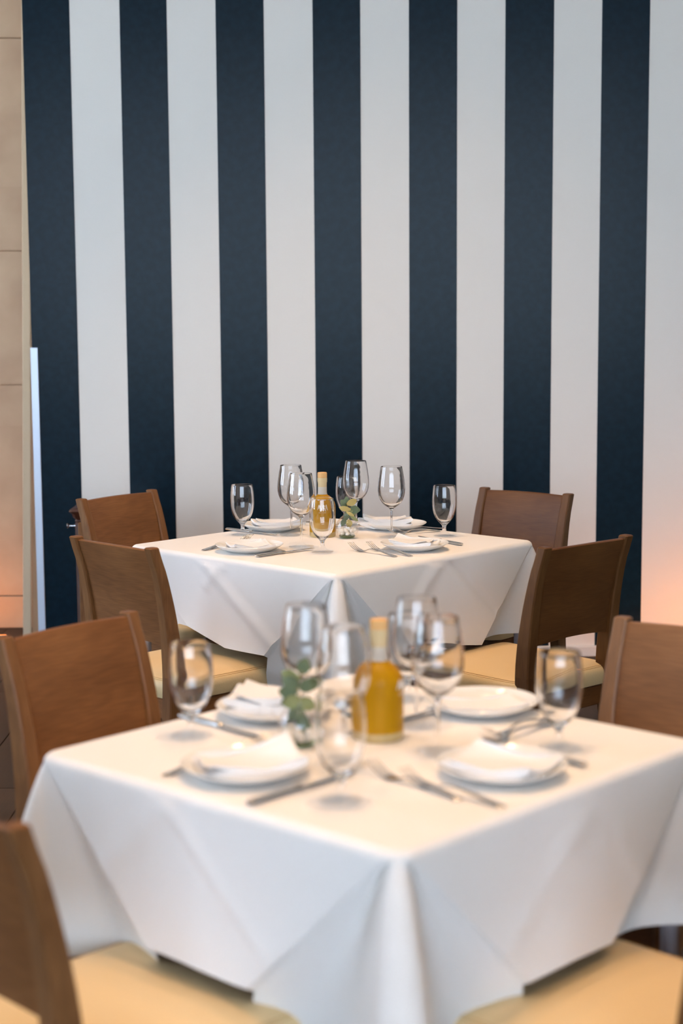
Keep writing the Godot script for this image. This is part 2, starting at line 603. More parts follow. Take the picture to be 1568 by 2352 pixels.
# a tablecloth: flat top, soft edge, flat side falls between two slanting folds, and at
# each corner a cone of cloth that dips behind the folds and comes out again as an ear
func cloth(a: float, d: float, falls: Array, tilts: Array, creases: Array, seed_: int) -> Sh:
	var re := 0.018
	var rc := 0.034
	var nz := noise(seed_, 2.3, 2)
	var ear := [Vector2(-0.181, -0.181), Vector2(-0.172, -0.150), Vector2(-0.150, -0.105), Vector2(-0.118, -0.062), Vector2(-0.075, -0.036), Vector2(-0.005, -0.030), Vector2(0.050, -0.033), Vector2(0.080, -0.022), Vector2(0.088, 0.0)]
	for i in range(7, -1, -1):
		ear.append(Vector2(ear[i].x, -ear[i].y))
	var NS := 56
	var NC := 48
	var ND := 26
	var rows := []
	for r in 4 + ND + 5:
		rows.append(PackedVector3Array())
	for side in 4:
		# side 0 faces +z and runs to +x; the corner after it is (+x, +z)
		var turn := Basis(Vector3.UP, side * PI / 2)
		for i in NS + 1:
			var u := -1.0 + 2.0 * i / NS
			var x0 := u * (a - rc)
			var x1 := u * (a - rc - d * 1.024)
			column(rows, turn, Vector3(x0, 0, a - re), Vector3(0, 0, 1), re, ND, func(k: float) -> Vector3:
				var drop: float = k * d * (1.0 + tilts[side] * (minf(u, 0.0) if side == 3 else maxf(u, 0.0)))
				var x := lerpf(x0, x1, k)
				var off: float = 0.010 * k + 0.006 * nz.get_noise_3d(x * 1.2, drop * 1.2, side * 7.0) * k
				for c in creases:
					if int(c[0]) == side:
						var p := Vector2(x, drop)
						var q := Geometry2D.get_closest_point_to_segment(p, Vector2(c[1], c[2]), Vector2(c[3], c[4]))
						off += float(c[5]) * maxf(0.0, 1.0 - p.distance_to(q) / float(c[6]))
				return Vector3(x, -re - drop, a + off))
		for i in range(1, NC):
			var w := float(i) / NC
			var s := w * (ear.size() - 1)
			var j := mini(int(s), ear.size() - 2)
			var e: Vector2 = ear[j].cubic_interpolate(ear[j + 1], ear[maxi(j - 1, 0)], ear[mini(j + 2, ear.size() - 1)], s - j)
			var mid := smoothstep(0.10, 0.26, 0.5 - absf(w - 0.5))
			var th := PI / 2 * (1.0 - w)
			var nrm := Vector3(cos(th), 0, sin(th))
			var base := Vector3(a - rc, 0, a - rc) + nrm * (rc - re)
			var near_end: float = d
			if side == 0 and w < 0.5:
				near_end *= 1.0 + tilts[0]
			if side == 2 and w > 0.5:
				near_end *= 1.0 - tilts[3]
			var low := lerpf(near_end, float(falls[side]), smoothstep(0.0, 0.14, 0.5 - absf(w - 0.5)))
			if absf(w - 0.5) < 0.2:
				low *= 1.0 + 0.08 * (1.0 - absf(w - 0.5) / 0.2)
			var fall := low / 0.25
			column(rows, turn, base, nrm, re, ND, func(k: float) -> Vector3:
				# measured from the corner: e.y runs across the diagonal, e.x along it
				var across: float = e.y * fall * pow(k, lerpf(1.0, 0.68, mid))
				var rel: float = e.x + absf(e.y)
				var depth: float = rel * fall * pow(k, lerpf(1.0, 0.5 if rel < 0.0 else 0.85, mid))
				var along := depth - absf(across)
				var st := base + nrm * re * (1.0 - mid * 0.6 * k)
				return Vector3(st.x + (along + across) / sqrt(2.0), -re - 0.25 * fall * k, st.z + (along - across) / sqrt(2.0)))
	var g := Sh.new()
	g.loft(rows, true, false)
	var n: int = rows[0].size()
	g.v.append(Vector3.ZERO)
	for j in n:
		g.tri(g.v.size() - 1, j, (j + 1) % n)
	return g

func column(rows: Array, turn: Basis, base: Vector3, nrm: Vector3, re: float, nd: int, fall: Callable) -> void:
	var r := 0
	for k in [0.45, 0.8, 0.94]:
		rows[r].append(turn * Vector3(base.x * k, 0, base.z * k)); r += 1
	for k in 6:
		var t := PI / 2 * k / 5.0
		rows[r].append(turn * (base + nrm * re * sin(t) + Vector3(0, -re * (1.0 - cos(t)), 0))); r += 1
	for k in range(1, nd + 1):
		if r < rows.size():
			rows[r].append(turn * (fall.call(float(k) / nd) as Vector3)); r += 1

func table(at: Vector3, a: float, turn: float, d: float, falls: Array, tilts: Array, creases: Array, lt: String, lc: String, seed_: int) -> void:
	var t := thing("dining_table", lt, "table", "square dining tables")
	t.position = at
	t.rotation.y = turn
	var rings := []
	for q in [[0.0, 0.722], [0.0, 0.752], [0.003, 0.755]]:
		rings.append(rrect(a - 0.016 - q[0], a - 0.016 - q[0], 0.03, q[1], 5))
	obj("tabletop", Sh.new().loft(rings), M.wood_across, t)
	for sx in [-1, 1]:
		for sz in [-1, 1]:
			obj("leg", Sh.new().lathe([Vector2(0, 0), Vector2(0.017, 0), Vector2(0.017, 0.008), Vector2(0.016, 0.012), Vector2(0.016, 0.722), Vector2(0, 0.722)], 20, Vector3(sx * (a - 0.04), 0, sz * (a - 0.04))), M.leg_metal, t)
	var c := obj("tablecloth", cloth(a, d, falls, tilts, creases, seed_).mesh(50), M.linen)
	c.name = "tablecloth" if seed_ == 1 else "tablecloth_001"
	c.position = at + Vector3(0, 0.76, 0)
	c.rotation.y = turn
	tag(c, lc, "tablecloth", "white tablecloths")

# ---------------------------------------------------------------- tableware
var proto := {}

func lathe_open(prof: Array, n := 44) -> ArrayMesh:
	return Sh.new().lathe(prof, n).mesh(50, false)

func make_wine_glass() -> Node3D:
	var t := thing("wine_glass", "", "glass", "stemmed wine glasses")
	obj("foot", lathe_open([Vector2(0, 0.0004), Vector2(0.036, 0), Vector2(0.0395, 0.0006), Vector2(0.0402, 0.0016), Vector2(0.0385, 0.0026), Vector2(0.030, 0.0036), Vector2(0.020, 0.0052), Vector2(0.012, 0.0076), Vector2(0.0075, 0.011), Vector2(0.0052, 0.016), Vector2(0.0042, 0.023)]), M.foot_glass, t)
	obj("stem", lathe_open([Vector2(0.0042, 0.023), Vector2(0.0036, 0.035), Vector2(0.0033, 0.05), Vector2(0.0034, 0.065), Vector2(0.0038, 0.080), Vector2(0.0048, 0.090)]), M.glass, t)
	obj("bowl", lathe_open([Vector2(0.0048, 0.090), Vector2(0.0075, 0.0955), Vector2(0.014, 0.1005), Vector2(0.022, 0.106), Vector2(0.030, 0.1135), Vector2(0.0365, 0.1225), Vector2(0.0415, 0.134), Vector2(0.0443, 0.147), Vector2(0.0450, 0.160), Vector2(0.0442, 0.175), Vector2(0.0422, 0.192), Vector2(0.0395, 0.209), Vector2(0.0370, 0.223), Vector2(0.0350, 0.2340), Vector2(0.0346, 0.2347), Vector2(0.0341, 0.2340),
		Vector2(0.0360, 0.223), Vector2(0.0385, 0.209), Vector2(0.0411, 0.192), Vector2(0.0431, 0.175), Vector2(0.0438, 0.160), Vector2(0.0430, 0.147), Vector2(0.0402, 0.1345), Vector2(0.0352, 0.1238), Vector2(0.0286, 0.1152), Vector2(0.0206, 0.1085), Vector2(0.0125, 0.1040), Vector2(0.005, 0.1022), Vector2(0, 0.1020)]), M.glass, t)
	return t

func make_water_glass() -> Node3D:
	var t := thing("water_goblet", "", "glass", "short stemmed water goblets")
	obj("foot", lathe_open([Vector2(0, 0.0004), Vector2(0.031, 0), Vector2(0.0340, 0.0006), Vector2(0.0347, 0.0018), Vector2(0.0332, 0.003), Vector2(0.026, 0.0045), Vector2(0.017, 0.0075), Vector2(0.0105, 0.0125), Vector2(0.0075, 0.018)]), M.foot_glass, t)
	obj("stem", lathe_open([Vector2(0.0075, 0.018), Vector2(0.0062, 0.023), Vector2(0.0060, 0.028), Vector2(0.0070, 0.033), Vector2(0.0095, 0.038)]), M.glass, t)
	obj("bowl", lathe_open([Vector2(0.0095, 0.038), Vector2(0.0155, 0.044), Vector2(0.0225, 0.0515), Vector2(0.0290, 0.061), Vector2(0.0342, 0.073), Vector2(0.0378, 0.087), Vector2(0.0396, 0.102), Vector2(0.0400, 0.115), Vector2(0.0395, 0.130), Vector2(0.0383, 0.146), Vector2(0.0366, 0.160), Vector2(0.0354, 0.1680), Vector2(0.0349, 0.1688), Vector2(0.0343, 0.1680),
		Vector2(0.0354, 0.160), Vector2(0.0371, 0.146), Vector2(0.0383, 0.130), Vector2(0.0388, 0.115), Vector2(0.0384, 0.102), Vector2(0.0366, 0.0875), Vector2(0.0329, 0.0740), Vector2(0.0275, 0.0625), Vector2(0.0208, 0.0535), Vector2(0.013, 0.0475), Vector2(0.005, 0.0452), Vector2(0, 0.045)]), M.glass, t)
	return t

func make_plate() -> Node3D:
	var t := thing("dinner_plate", "", "plate", "white coupe plates")
	obj("dish", Sh.new().lathe([Vector2(0, 0.004), Vector2(0.052, 0.004), Vector2(0.058, 0.0045), Vector2(0.070, 0.0075), Vector2(0.085, 0.0135), Vector2(0.098, 0.0195), Vector2(0.1060, 0.0238), Vector2(0.1068, 0.0232), Vector2(0.1066, 0.0222), Vector2(0.099, 0.0165), Vector2(0.086, 0.0098), Vector2(0.072, 0.0045), Vector2(0.062, 0.0022), Vector2(0, 0.0022)], 64), M.porcelain, t)
	obj("foot_ring", Sh.new().lathe([Vector2(0.050, 0.0024), Vector2(0.050, 0.0), Vector2(0.054, 0.0), Vector2(0.056, 0.0024), Vector2(0.050, 0.0024)], 48), M.porcelain, t)
	for k in 4:
		var r := 0.088 + 0.0045 * k
		var y := lerpf(0.0150, 0.0212, k / 3.0)
		obj("rim_groove", Sh.new().lathe([Vector2(r, y - 0.0005), Vector2(r + 0.0008, y + 0.0006), Vector2(r + 0.0016, y + 0.0002), Vector2(r, y - 0.0005)], 48), M.porcelain, t)
	return t

func oval(x: float, y: float, hw: float, ht: float, z := 0.0, n := 10) -> PackedVector3Array:
	var out := PackedVector3Array()
	for j in n:
		var t := TAU * j / n
		out.append(Vector3(x, y + ht * sin(t), z + hw * cos(t)))
	return out

func make_knife() -> Node3D:
	var t := thing("dinner_knife", "", "knife", "steel table knives")
	var h := []
	for q in [[0.0, 0.0045, 0.002], [0.002, 0.0085, 0.0038], [0.012, 0.0098, 0.0045], [0.05, 0.0088, 0.0044], [0.085, 0.0075, 0.004], [0.104, 0.0068, 0.0042], [0.110, 0.0088, 0.0055], [0.116, 0.0085, 0.005], [0.120, 0.0050, 0.0032]]:
		h.append(oval(q[0], 0.0055, q[1], q[2]))
	obj("handle", Sh.new().loft(h), M.steel, t)
	var b := []
	for q in [[0.119, 0.005, 0.0022, 0.0], [0.128, 0.008, 0.0014, 0.001], [0.15, 0.0095, 0.0012, 0.001], [0.19, 0.0098, 0.001, 0.001], [0.215, 0.0088, 0.0009, 0.0015], [0.230, 0.006, 0.0008, 0.0035], [0.238, 0.002, 0.0006, 0.006]]:
		b.append(oval(q[0], 0.0050, q[1], q[2], q[3]))
	obj("blade", Sh.new().loft(b), M.steel, t)
	return t

func fork_y(x: float) -> float:
	var k := [[0.0, 0.0022], [0.03, 0.0055], [0.08, 0.0125], [0.115, 0.0130], [0.14, 0.0055], [0.158, 0.0030], [0.178, 0.0075], [0.195, 0.016], [0.208, 0.0245]]
	for i in k.size() - 1:
		if x <= k[i + 1][0]:
			return cubic_interpolate(k[i][1], k[i + 1][1], k[maxi(i - 1, 0)][1], k[mini(i + 2, k.size() - 1)][1], (x - k[i][0]) / (k[i + 1][0] - k[i][0]))
	return 0.0245

func make_fork() -> Node3D:
	var t := thing("dinner_fork", "", "fork", "steel table forks")
	var h := []
	for i in 25:
		var x := 0.132 * i / 24.0
		var w := 0.0095 if x < 0.012 else lerpf(0.0095, 0.0036, smoothstep(0.012, 0.11, x))
		if i == 0: w = 0.005
		h.append(oval(x, fork_y(x), w, 0.0016 if i else 0.0008))
	obj("handle", Sh.new().loft(h), M.steel, t)
	h = []
	for i in 11:
		var x := 0.131 + 0.037 * i / 10.0
		h.append(oval(x, fork_y(x), lerpf(0.0038, 0.0128, smoothstep(0.131, 0.155, x)), 0.0012))
	var head := obj("head", Sh.new().loft(h), M.steel, t)
	for k in 4:
		h = []
		for i in 9:
			var x := 0.164 + 0.044 * i / 8.0
			h.append(oval(x, fork_y(x), lerpf(0.0019, 0.0011, i / 8.0), lerpf(0.0012, 0.0007, i / 8.0), -0.0108 + 0.0072 * k, 6))
		obj("tine", Sh.new().loft(h), M.steel, head)
	return t

# a folded napkin: one sheet laid to and fro in layers, resting in the dish of its plate
func napkin(label: String, at: Vector3, turn: float, w: float, d: float, layers: int, gap: float, skew: float, lift: float, seed_: int, taper := 0.0) -> void:
	var nz := noise(seed_, 9.0, 2)
	var path := []
	for l in layers:
		var y := gap * l
		var x1 := w * (0.5 - 0.05 * l) if l % 2 == 0 else -w * (0.5 - 0.035 * l)
		var x0 := -w * 0.5 + 0.012 * l if l % 2 == 0 else w * (0.5 - 0.05 * (l - 1))
		for k in 9:
			path.append(Vector2(lerpf(x0, x1, k / 8.0), y))
		if l < layers - 1:
			for k in range(1, 5):
				var t := PI * k / 5.0 - PI / 2
				path.append(Vector2(x1 + (1 if l % 2 == 0 else -1) * gap * 0.7 * cos(t), y + gap * 0.5 + gap * 0.5 * sin(t)))
	var rings := []
	var nzs := 14
	for j in nzs + 1:
		var z := d * (float(j) / nzs - 0.5)
		var top := PackedVector3Array()
		var low := PackedVector3Array()
		for i in path.size():
			var p: Vector2 = path[i]
			var n := Vector2.UP
			var q: Vector2 = path[mini(i + 1, path.size() - 1)] - path[maxi(i - 1, 0)]
			n = Vector2(-q.y, q.x).normalized() * 0.0008
			for e in [1, -1]:
				var x: float = p.x + n.x * e + skew * z
				var zz := z * (1.0 - 0.10 * p.y / maxf(gap * layers, 0.001)) + 0.006 * nz.get_noise_2d(x * 3.0, p.y * 90.0)
				var r := sqrt(x * x + zz * zz)
				var y: float = 0.0056 + 0.0008 + p.y + n.y * e
				var dish := 0.0 if r < 0.056 else (r - 0.056) * (0.27 + 1.5 * minf(r - 0.056, 0.05))
				y += dish + lift * pow(maxf(0.0, r - 0.03) / 0.06, 2.0) * (0.4 + 0.6 * p.y / maxf(gap * layers, 0.001))
				y += (0.0025 * nz.get_noise_2d(x * 2.0 + 5.0, zz * 2.0) + 0.0025 * absf(nz.get_noise_2d(x * 1.3, zz * 1.3 + 9.0))) * (p.y / maxf(gap * layers, 0.001))
				(top if e == 1 else low).append(Vector3(x, y, zz))
		low.reverse()
		top.append_array(low)
		rings.append(top)
	var o := obj(numbered("folded_napkin"), Sh.new().loft(rings).mesh(60), M.napkin_linen)
	o.position = at
	o.rotation.y = turn
	tag(o, label, "napkin", "white linen napkins on the plates")

func stroke(g: Sh, a: Vector2, b: Vector2, w: float, r: float, y0: float, phi: float) -> void:
	# a straight pen stroke laid round a bottle of radius r
	var d := (b - a).normalized()
	var n := Vector2(-d.y, d.x) * w / 2
	var rings := []
	for i in 5:
		var p := a.lerp(b, i / 4.0)
		var ring := PackedVector3Array()
		for q in [[n, 0.0], [-n, 0.0], [-n, 0.0003], [n, 0.0003]]:
			var s: Vector2 = p + q[0]
			var t := phi + s.x / r
			var rr: float = r + 0.00005 + q[1]
			ring.append(Vector3(rr * sin(t), y0 + s.y, rr * cos(t)))
		rings.append(ring)
	g.loft(rings)

func lettering(bottle: Node3D, r: float, y: float, phi: float) -> void:
	# AVRA in tall brush capitals, ESTIATORIO small below
	var k := 0.0001
	var g := Sh.new()
	for q in [[-160, 0, -105, 135, 16], [-105, 135, -62, -22, 22], [-140, 48, -85, 55, 12], [-72, 122, -30, -12, 22], [-30, -12, 32, 150, 14], [38, -5, 30, 125, 14], [25, 125, 92, 108, 14], [92, 108, 38, 58, 13], [45, 62, 105, -35, 20], [100, 5, 128, 140, 13], [128, 140, 172, -8, 20], [108, 52, 158, 50, 11]]:
		stroke(g, Vector2(q[0], q[1]) * k * 1.22, Vector2(q[2], q[3]) * k * 1.22, q[4] * k * 1.25, r, y, phi)
	obj("lettering", g.mesh(20), M.white_print, bottle)
	var f := {"E": [[0, 0, 0, 10], [0, 0, 6, 0], [0, 5, 5, 5], [0, 10, 6, 10]], "S": [[6, 10, 0, 9], [0, 9, 0, 6], [0, 6, 6, 4], [6, 4, 6, 1], [6, 1, 0, 0]], "T": [[3, 0, 3, 10], [0, 10, 6, 10]], "I": [[3, 0, 3, 10]], "A": [[0, 0, 3, 10], [3, 10, 6, 0], [1, 4, 5, 4]], "O": [[0, 1, 0, 9], [0, 9, 6, 9.5], [6, 9.5, 6, 1], [6, 1, 0, 0.5]], "R": [[0, 0, 0, 10], [0, 10, 6, 8.5], [6, 8.5, 0, 5], [1, 5, 6, 0]]}
	var small := Sh.new()
	var word := "ESTIATORIO"
	for i in word.length():
		for q in f[word[i]]:
			stroke(small, Vector2(-0.0138 + i * 0.0028 + q[0] * 0.00028, q[1] * 0.00026) , Vector2(-0.0138 + i * 0.0028 + q[2] * 0.00028, q[3] * 0.00026), 0.00042, r, y - 0.0105, phi)
	obj("small_lettering", small.mesh(20), M.white_print, bottle)
	var mark := Sh.new()
	stroke(mark, Vector2(-0.004, 0.0), Vector2(0.006, 0.001), 0.0016, r, y - 0.052, phi)
	obj("volume_mark", mark.mesh(20), M.white_print, bottle)

func make_bottle(label: String, at: Vector3, phi: float) -> void:
	var t := thing("oil_bottle", label, "bottle", "olive oil bottles")
	t.position = at
	obj("base", Sh.new().lathe([Vector2(0, 0.002), Vector2(0.036, 0.001), Vector2(0.0405, 0.0), Vector2(0.0428, 0.0022), Vector2(0.0432, 0.006), Vector2(0.0432, 0.0165), Vector2(0, 0.0165)], 48), M.frosted_base, t)
	obj("oil_body", Sh.new().lathe([Vector2(0, 0.0165), Vector2(0.0432, 0.0165), Vector2(0.0432, 0.098), Vector2(0.0425, 0.106), Vector2(0.0400, 0.115), Vector2(0.0355, 0.1235), Vector2(0.0300, 0.130), Vector2(0.0240, 0.1345), Vector2(0.0190, 0.1375), Vector2(0.0162, 0.141), Vector2(0, 0.141)], 48), M.oil_glass, t)
	obj("neck", Sh.new().lathe([Vector2(0, 0.141), Vector2(0.0162, 0.141), Vector2(0.0150, 0.147), Vector2(0.0148, 0.166), Vector2(0, 0.166)], 40), M.frosted_neck, t)
	obj("collar", Sh.new().lathe([Vector2(0, 0.166), Vector2(0.0148, 0.166), Vector2(0.0149, 0.180), Vector2(0.0160, 0.1815), Vector2(0.0162, 0.194), Vector2(0.0152, 0.196), Vector2(0, 0.196)], 40), M.cork_inner, t)
	obj("cork", Sh.new().lathe([Vector2(0, 0.196), Vector2(0.0150, 0.196), Vector2(0.0158, 0.1975), Vector2(0.0158, 0.2115), Vector2(0.0145, 0.2135), Vector2(0, 0.2137)], 36), M.cork, t)
	lettering(t, 0.0432, 0.093, phi)

func make_vase(label: String, at: Vector3, n: int, where: String, seed_: int) -> void:
	var t := thing("bud_vase", label, "vase", "round glass bud vases")
	t.position = at
	var outer := []
	var inner := []
	for q in [[0.0, 0.0006], [0.020, 0.0], [0.0235, 0.0012], [0.0300, 0.0085], [0.0360, 0.0190], [0.0385, 0.0300], [0.0382, 0.0400], [0.0350, 0.0510], [0.0285, 0.0610], [0.0205, 0.0690], [0.0140, 0.0740], [0.0118, 0.0780], [0.0122, 0.0820], [0.0128, 0.0835]]:
		outer.append(Vector2(q[0], q[1]))
	for q in [[0.0124, 0.0840], [0.0110, 0.0835], [0.0102, 0.0780], [0.0124, 0.0732], [0.0190, 0.0678], [0.0268, 0.0598], [0.0330, 0.0502], [0.0361, 0.0398], [0.0364, 0.0302], [0.0335, 0.0200], [0.0262, 0.0125], [0.0150, 0.0098], [0.0, 0.0092]]:
		inner.append(Vector2(q[0], q[1]))
	obj("glass_body", lathe_open(outer + inner, 48), M.thin_glass, t)
	obj("tinted_base", Sh.new().lathe([Vector2(0, 0.0014), Vector2(0.0195, 0.0012), Vector2(0.0225, 0.0025), Vector2(0.0272, 0.0085), Vector2(0.0240, 0.0098), Vector2(0.0150, 0.0084), Vector2(0, 0.0080)], 32).mesh(50), M.green_glass, t)
	var rng := RandomNumberGenerator.new()
	rng.seed = seed_
	var first: Node3D
	var k := 0
	for layer in [[0.0165, 0.0185, 6], [0.0270, 0.0232, 8], [0.0275, 0.008, 3], [0.0365, 0.0150, 4]]:
		for i in int(layer[2]):
			if k >= n:
				break
			var p := obj(numbered("pebble"), pebble(k % 4), M.pebble)
			var ang: float = TAU * (i + rng.randf_range(-0.1, 0.1)) / layer[2] + layer[0] * 90.0
			p.position = at + Vector3(layer[1] * cos(ang), layer[0], layer[1] * sin(ang))
			p.rotation = Vector3(rng.randf() * 3, rng.randf() * 3, rng.randf() * 3)
			tag(p, "small white pebble among the pebbles in the " + where, "pebble", "white pebbles in the " + where)
			k += 1

var pebbles := []
func pebble(k: int) -> ArrayMesh:
	if pebbles.is_empty():
		for j in 4:
			var nz := noise(300 + j, 0.6, 2)
			var rings := []
			for i in 9:
				var th := PI * (i + 0.02) / 8.04
				var ring := PackedVector3Array()
				for q in 12:
					var ph := TAU * q / 12
					var u := Vector3(sin(th) * cos(ph), cos(th), sin(th) * sin(ph))
					ring.append(u * Vector3(0.0080, 0.0060, 0.0068) * (1.0 + 0.25 * nz.get_noise_3dv(u * 1.4)))
				rings.append(ring)
			pebbles.append(Sh.new().loft(rings).mesh(70))
	return pebbles[k]

# a sprig of round eucalyptus leaves: each leaf [x, y, z, length, width, spin, pitch, yaw, tone]
func sprig(label: String, at: Vector3, path: Array, leaves: Array) -> void:
	var t := thing("eucalyptus_sprig", label, "plant", "eucalyptus sprigs in the bud vases")
	t.position = at
	obj("stem", Sh.new().tube(path, 0.0013, 6), M.stalk, t)
	for q in leaves:
		var g := Sh.new()
		var rings := []
		for i in 11:
			var u := i / 10.0
			var hw: float = q[4] / 2 * pow(sin(PI * clampf(u * 0.93 + 0.035, 0, 1)), 0.75) * (1.0 - 0.25 * u)
			var ring := PackedVector3Array()
			for e in [1.0, -1.0]:
				for s in 7:
					var w: float = (s / 3.0 - 1.0) * e
					var y: float = 0.16 * q[3] * sin(u * 2.6) + 0.22 * hw * w * w - 0.05 * q[3] * absf(w) + 0.00025 * e
					ring.append(Vector3(hw * w, y, -u * q[3]))
			rings.append(ring)
		g.loft(rings)
		var o := obj("leaf", g.mesh(60), M["leaf_%d" % int(q[8])], t)
		o.position = Vector3(q[0], q[1], q[2])
		o.basis = Basis(Vector3.UP, deg_to_rad(q[7])) * Basis(Vector3.BACK, deg_to_rad(q[5])) * Basis(Vector3.RIGHT, deg_to_rad(q[6]))

# ---------------------------------------------------------------- scene
const FAR := "far table"
const NEAR := "near table"

func chair(label: String, mid: Vector2, deg: float, off: float, stain_or_sheen := "") -> void:
	var th := deg_to_rad(deg)
	var o := place(proto, "chair", label, Vector3(mid.x - off * sin(th), 0, mid.y - off * cos(th)), th)
	if stain_or_sheen:
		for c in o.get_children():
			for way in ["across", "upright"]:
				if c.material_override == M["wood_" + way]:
					c.material_override = M["wood_%s_%s" % [way, stain_or_sheen]]

func on_table(key: String, label: String, x: float, z: float, deg := 0.0) -> void:
	place(proto, key, label, Vector3(x, 0.7603, z), deg_to_rad(deg))

func _ready() -> void:
	setup()
	materials()
	downlight(-0.32, -5.45, 4.0, "warm recessed downlight above the left half of the far table")
	downlight(0.28, -5.75, 4.0, "warm recessed downlight above the right half of the far table")
	downlight(-0.28, -2.95, 4.0, "recessed warm downlight above the left half of the front table")
	downlight(0.34, -3.05, 4.0, "recessed warm downlight above the right half of the front table")
	downlight(0.02, -4.15, 2.6, "added unseen warm downlight in the aisle, brightening the far chair seats")  # extra lamp put in to warm the seats of the far chairs
	downlight(1.15, -1.55, 4.5, "added unseen warm downlight in front of the right side of the front table")  # lamp added to brighten the cream seat at front right
	downlight(-1.0, -1.6, 2.4, "added unseen warm downlight in front of the left side of the front table")  # likewise added, for more warm light at front left
	led(-0.95, 1.15, -6.93, 0.06, PI / 2 - 0.5, "low warm light strip on the floor along the striped wall")
	led(1.25, 2.35, -6.85, 0.46, PI / 2 - 0.3, "bright warm light strip on the floor at the right end of the striped wall")
	led(-2.6, -1.55, -7.62, 0.3, PI / 2 - 0.5, "warm light strip on the floor below the beige stone wall")
	room()

	table(Vector3(-0.03, 0, -5.375), 0.469, deg_to_rad(46.6), 0.256, [0.28, 0.30, 0.225, 0.40], [0.10, 0.0, 0.0, 0.18], [[3, -0.10, 0.0, 0.243, 0.245, 0.008, 0.03], [3, -0.012, 0.0, -0.088, 0.074, 0.006, 0.022], [0, -0.026, 0.0, -0.123, 0.095, 0.008, 0.03], [0, 0.04, 0.0, 0.253, 0.177, -0.009, 0.028]],
		"square dining table under white cloth close to the striped wall", "white tablecloth on the table by the striped wall", 1)
	table(Vector3(0.052, 0, -2.843), 0.412, deg_to_rad(47.5), 0.257, [0.30, 0.33, 0.33, 0.40], [0.02, 0.0, 0.0, 0.02], [[3, -0.07, 0.01, 0.197, 0.235, 0.005, 0.022], [3, -0.091, 0.02, -0.26, 0.173, 0.004, 0.03], [0, 0.055, 0.03, -0.239, 0.24, 0.004, 0.03], [0, 0.145, 0.08, 0.221, 0.222, 0.004, 0.03]],
		"square dining table under white cloth, closest to the camera", "large blurred white tablecloth on the table closest to the camera", 2)

	proto.chair = make_chair()
	chair("wooden chair at the back left of the far table, beside the glossy stand", Vector2(-0.806, -6.077), -127, 0.249)
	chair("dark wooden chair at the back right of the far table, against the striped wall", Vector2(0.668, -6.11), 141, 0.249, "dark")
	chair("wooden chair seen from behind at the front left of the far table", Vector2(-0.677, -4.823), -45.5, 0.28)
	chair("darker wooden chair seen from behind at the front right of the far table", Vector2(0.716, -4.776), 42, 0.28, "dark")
	chair("blurred reddish wooden chair at the back left of the near table", Vector2(-0.579, -3.555), -128.4, 0.249)
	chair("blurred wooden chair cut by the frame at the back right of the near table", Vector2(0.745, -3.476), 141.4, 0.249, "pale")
	chair("blurred chair at the front left of the near table, back post cut by the frame", Vector2(-0.566, -2.272), -45, 0.27)
	place(proto, "chair", "blurred chair at the front right of the near table, only its cream seat showing", Vector3(0.466, 0, -2.464), deg_to_rad(46))
	cabinet()

	# ------------------------------------------------ table by the striped wall
	proto.wine = make_wine_glass()
	proto.water = make_water_glass()
	proto.plate = make_plate()
	proto.knife = make_knife()
	proto.fork = make_fork()
	on_table("wine", "tall wine glass behind the left plates on the " + FAR, -0.168, -5.556)
	on_table("wine", "tall wine glass left of the oil bottle, nearer the table edge, on the " + FAR, -0.128, -5.278)
	on_table("wine", "tallest-standing wine glass directly behind the leafy vase on the " + FAR, 0.05, -5.699)
	on_table("wine", "wine glass standing alone right of the leafy vase on the " + FAR, 0.165, -5.487)
	on_table("water", "short goblet at the left corner of the " + FAR, -0.332, -5.574)
	on_table("water", "short goblet in front of the oil bottle lettering on the " + FAR, -0.06, -5.161)
	on_table("water", "short goblet at the right corner of the " + FAR, 0.34, -5.51)
	on_table("water", "short goblet half hidden between bottle and vase leaves on the " + FAR, 0.02, -5.816)
	on_table("plate", "white plate at the back left setting of the " + FAR, -0.234, -5.687)
	on_table("plate", "white plate at the front left setting of the " + FAR, -0.289, -5.190)
	on_table("plate", "white plate at the back right setting of the " + FAR, 0.184, -5.690)
	on_table("plate", "white plate at the front right setting of the " + FAR, 0.228, -5.205)
	napkin("folded white napkin with turned end on the back left plate of the " + FAR, Vector3(-0.219, 0.7603, -5.687), deg_to_rad(12), 0.165, 0.08, 4, 0.0075, 0.1, 0.004, 31, 0.6)
	napkin("flat folded white napkin on the front left plate of the " + FAR, Vector3(-0.287, 0.7603, -5.190), deg_to_rad(28), 0.135, 0.105, 3, 0.006, -0.15, 0.006, 32, 0.3)
	napkin("white napkin with thick rolled end hanging over the back right plate of the " + FAR, Vector3(0.152, 0.7603, -5.680), deg_to_rad(176), 0.175, 0.075, 4, 0.0105, 0.1, 0.004, 33, 0.75)
	napkin("white napkin with a raised pleat on the front right plate of the " + FAR, Vector3(0.226, 0.7603, -5.205), deg_to_rad(-28), 0.14, 0.105, 3, 0.009, 0.15, 0.008, 34, 0.5)
	on_table("knife", "steel knife behind the left goblet on the " + FAR, -0.394, -5.687, -40)
	on_table("knife", "steel knife in front of the front left plate on the " + FAR, -0.262, -5.052, 44)
	on_table("knife", "steel knife whose handle shows right of the front right plate on the " + FAR, 0.381, -5.274, 124)
	on_table("knife", "steel knife behind the leafy vase, under the napkin end, on the " + FAR, 0.140, -5.875, -135)
	on_table("fork", "first steel fork right of the front goblet on the " + FAR, 0.166, -5.042, 132)
	on_table("fork", "second steel fork, next to the front right plate, on the " + FAR, 0.213, -5.049, 128)
	on_table("fork", "steel fork, handle end showing before the front left plate, on the " + FAR, -0.436, -5.200, 52)
	on_table("fork", "steel fork passing right under the rim of the front left plate on the " + FAR, -0.418, -5.235, 54)
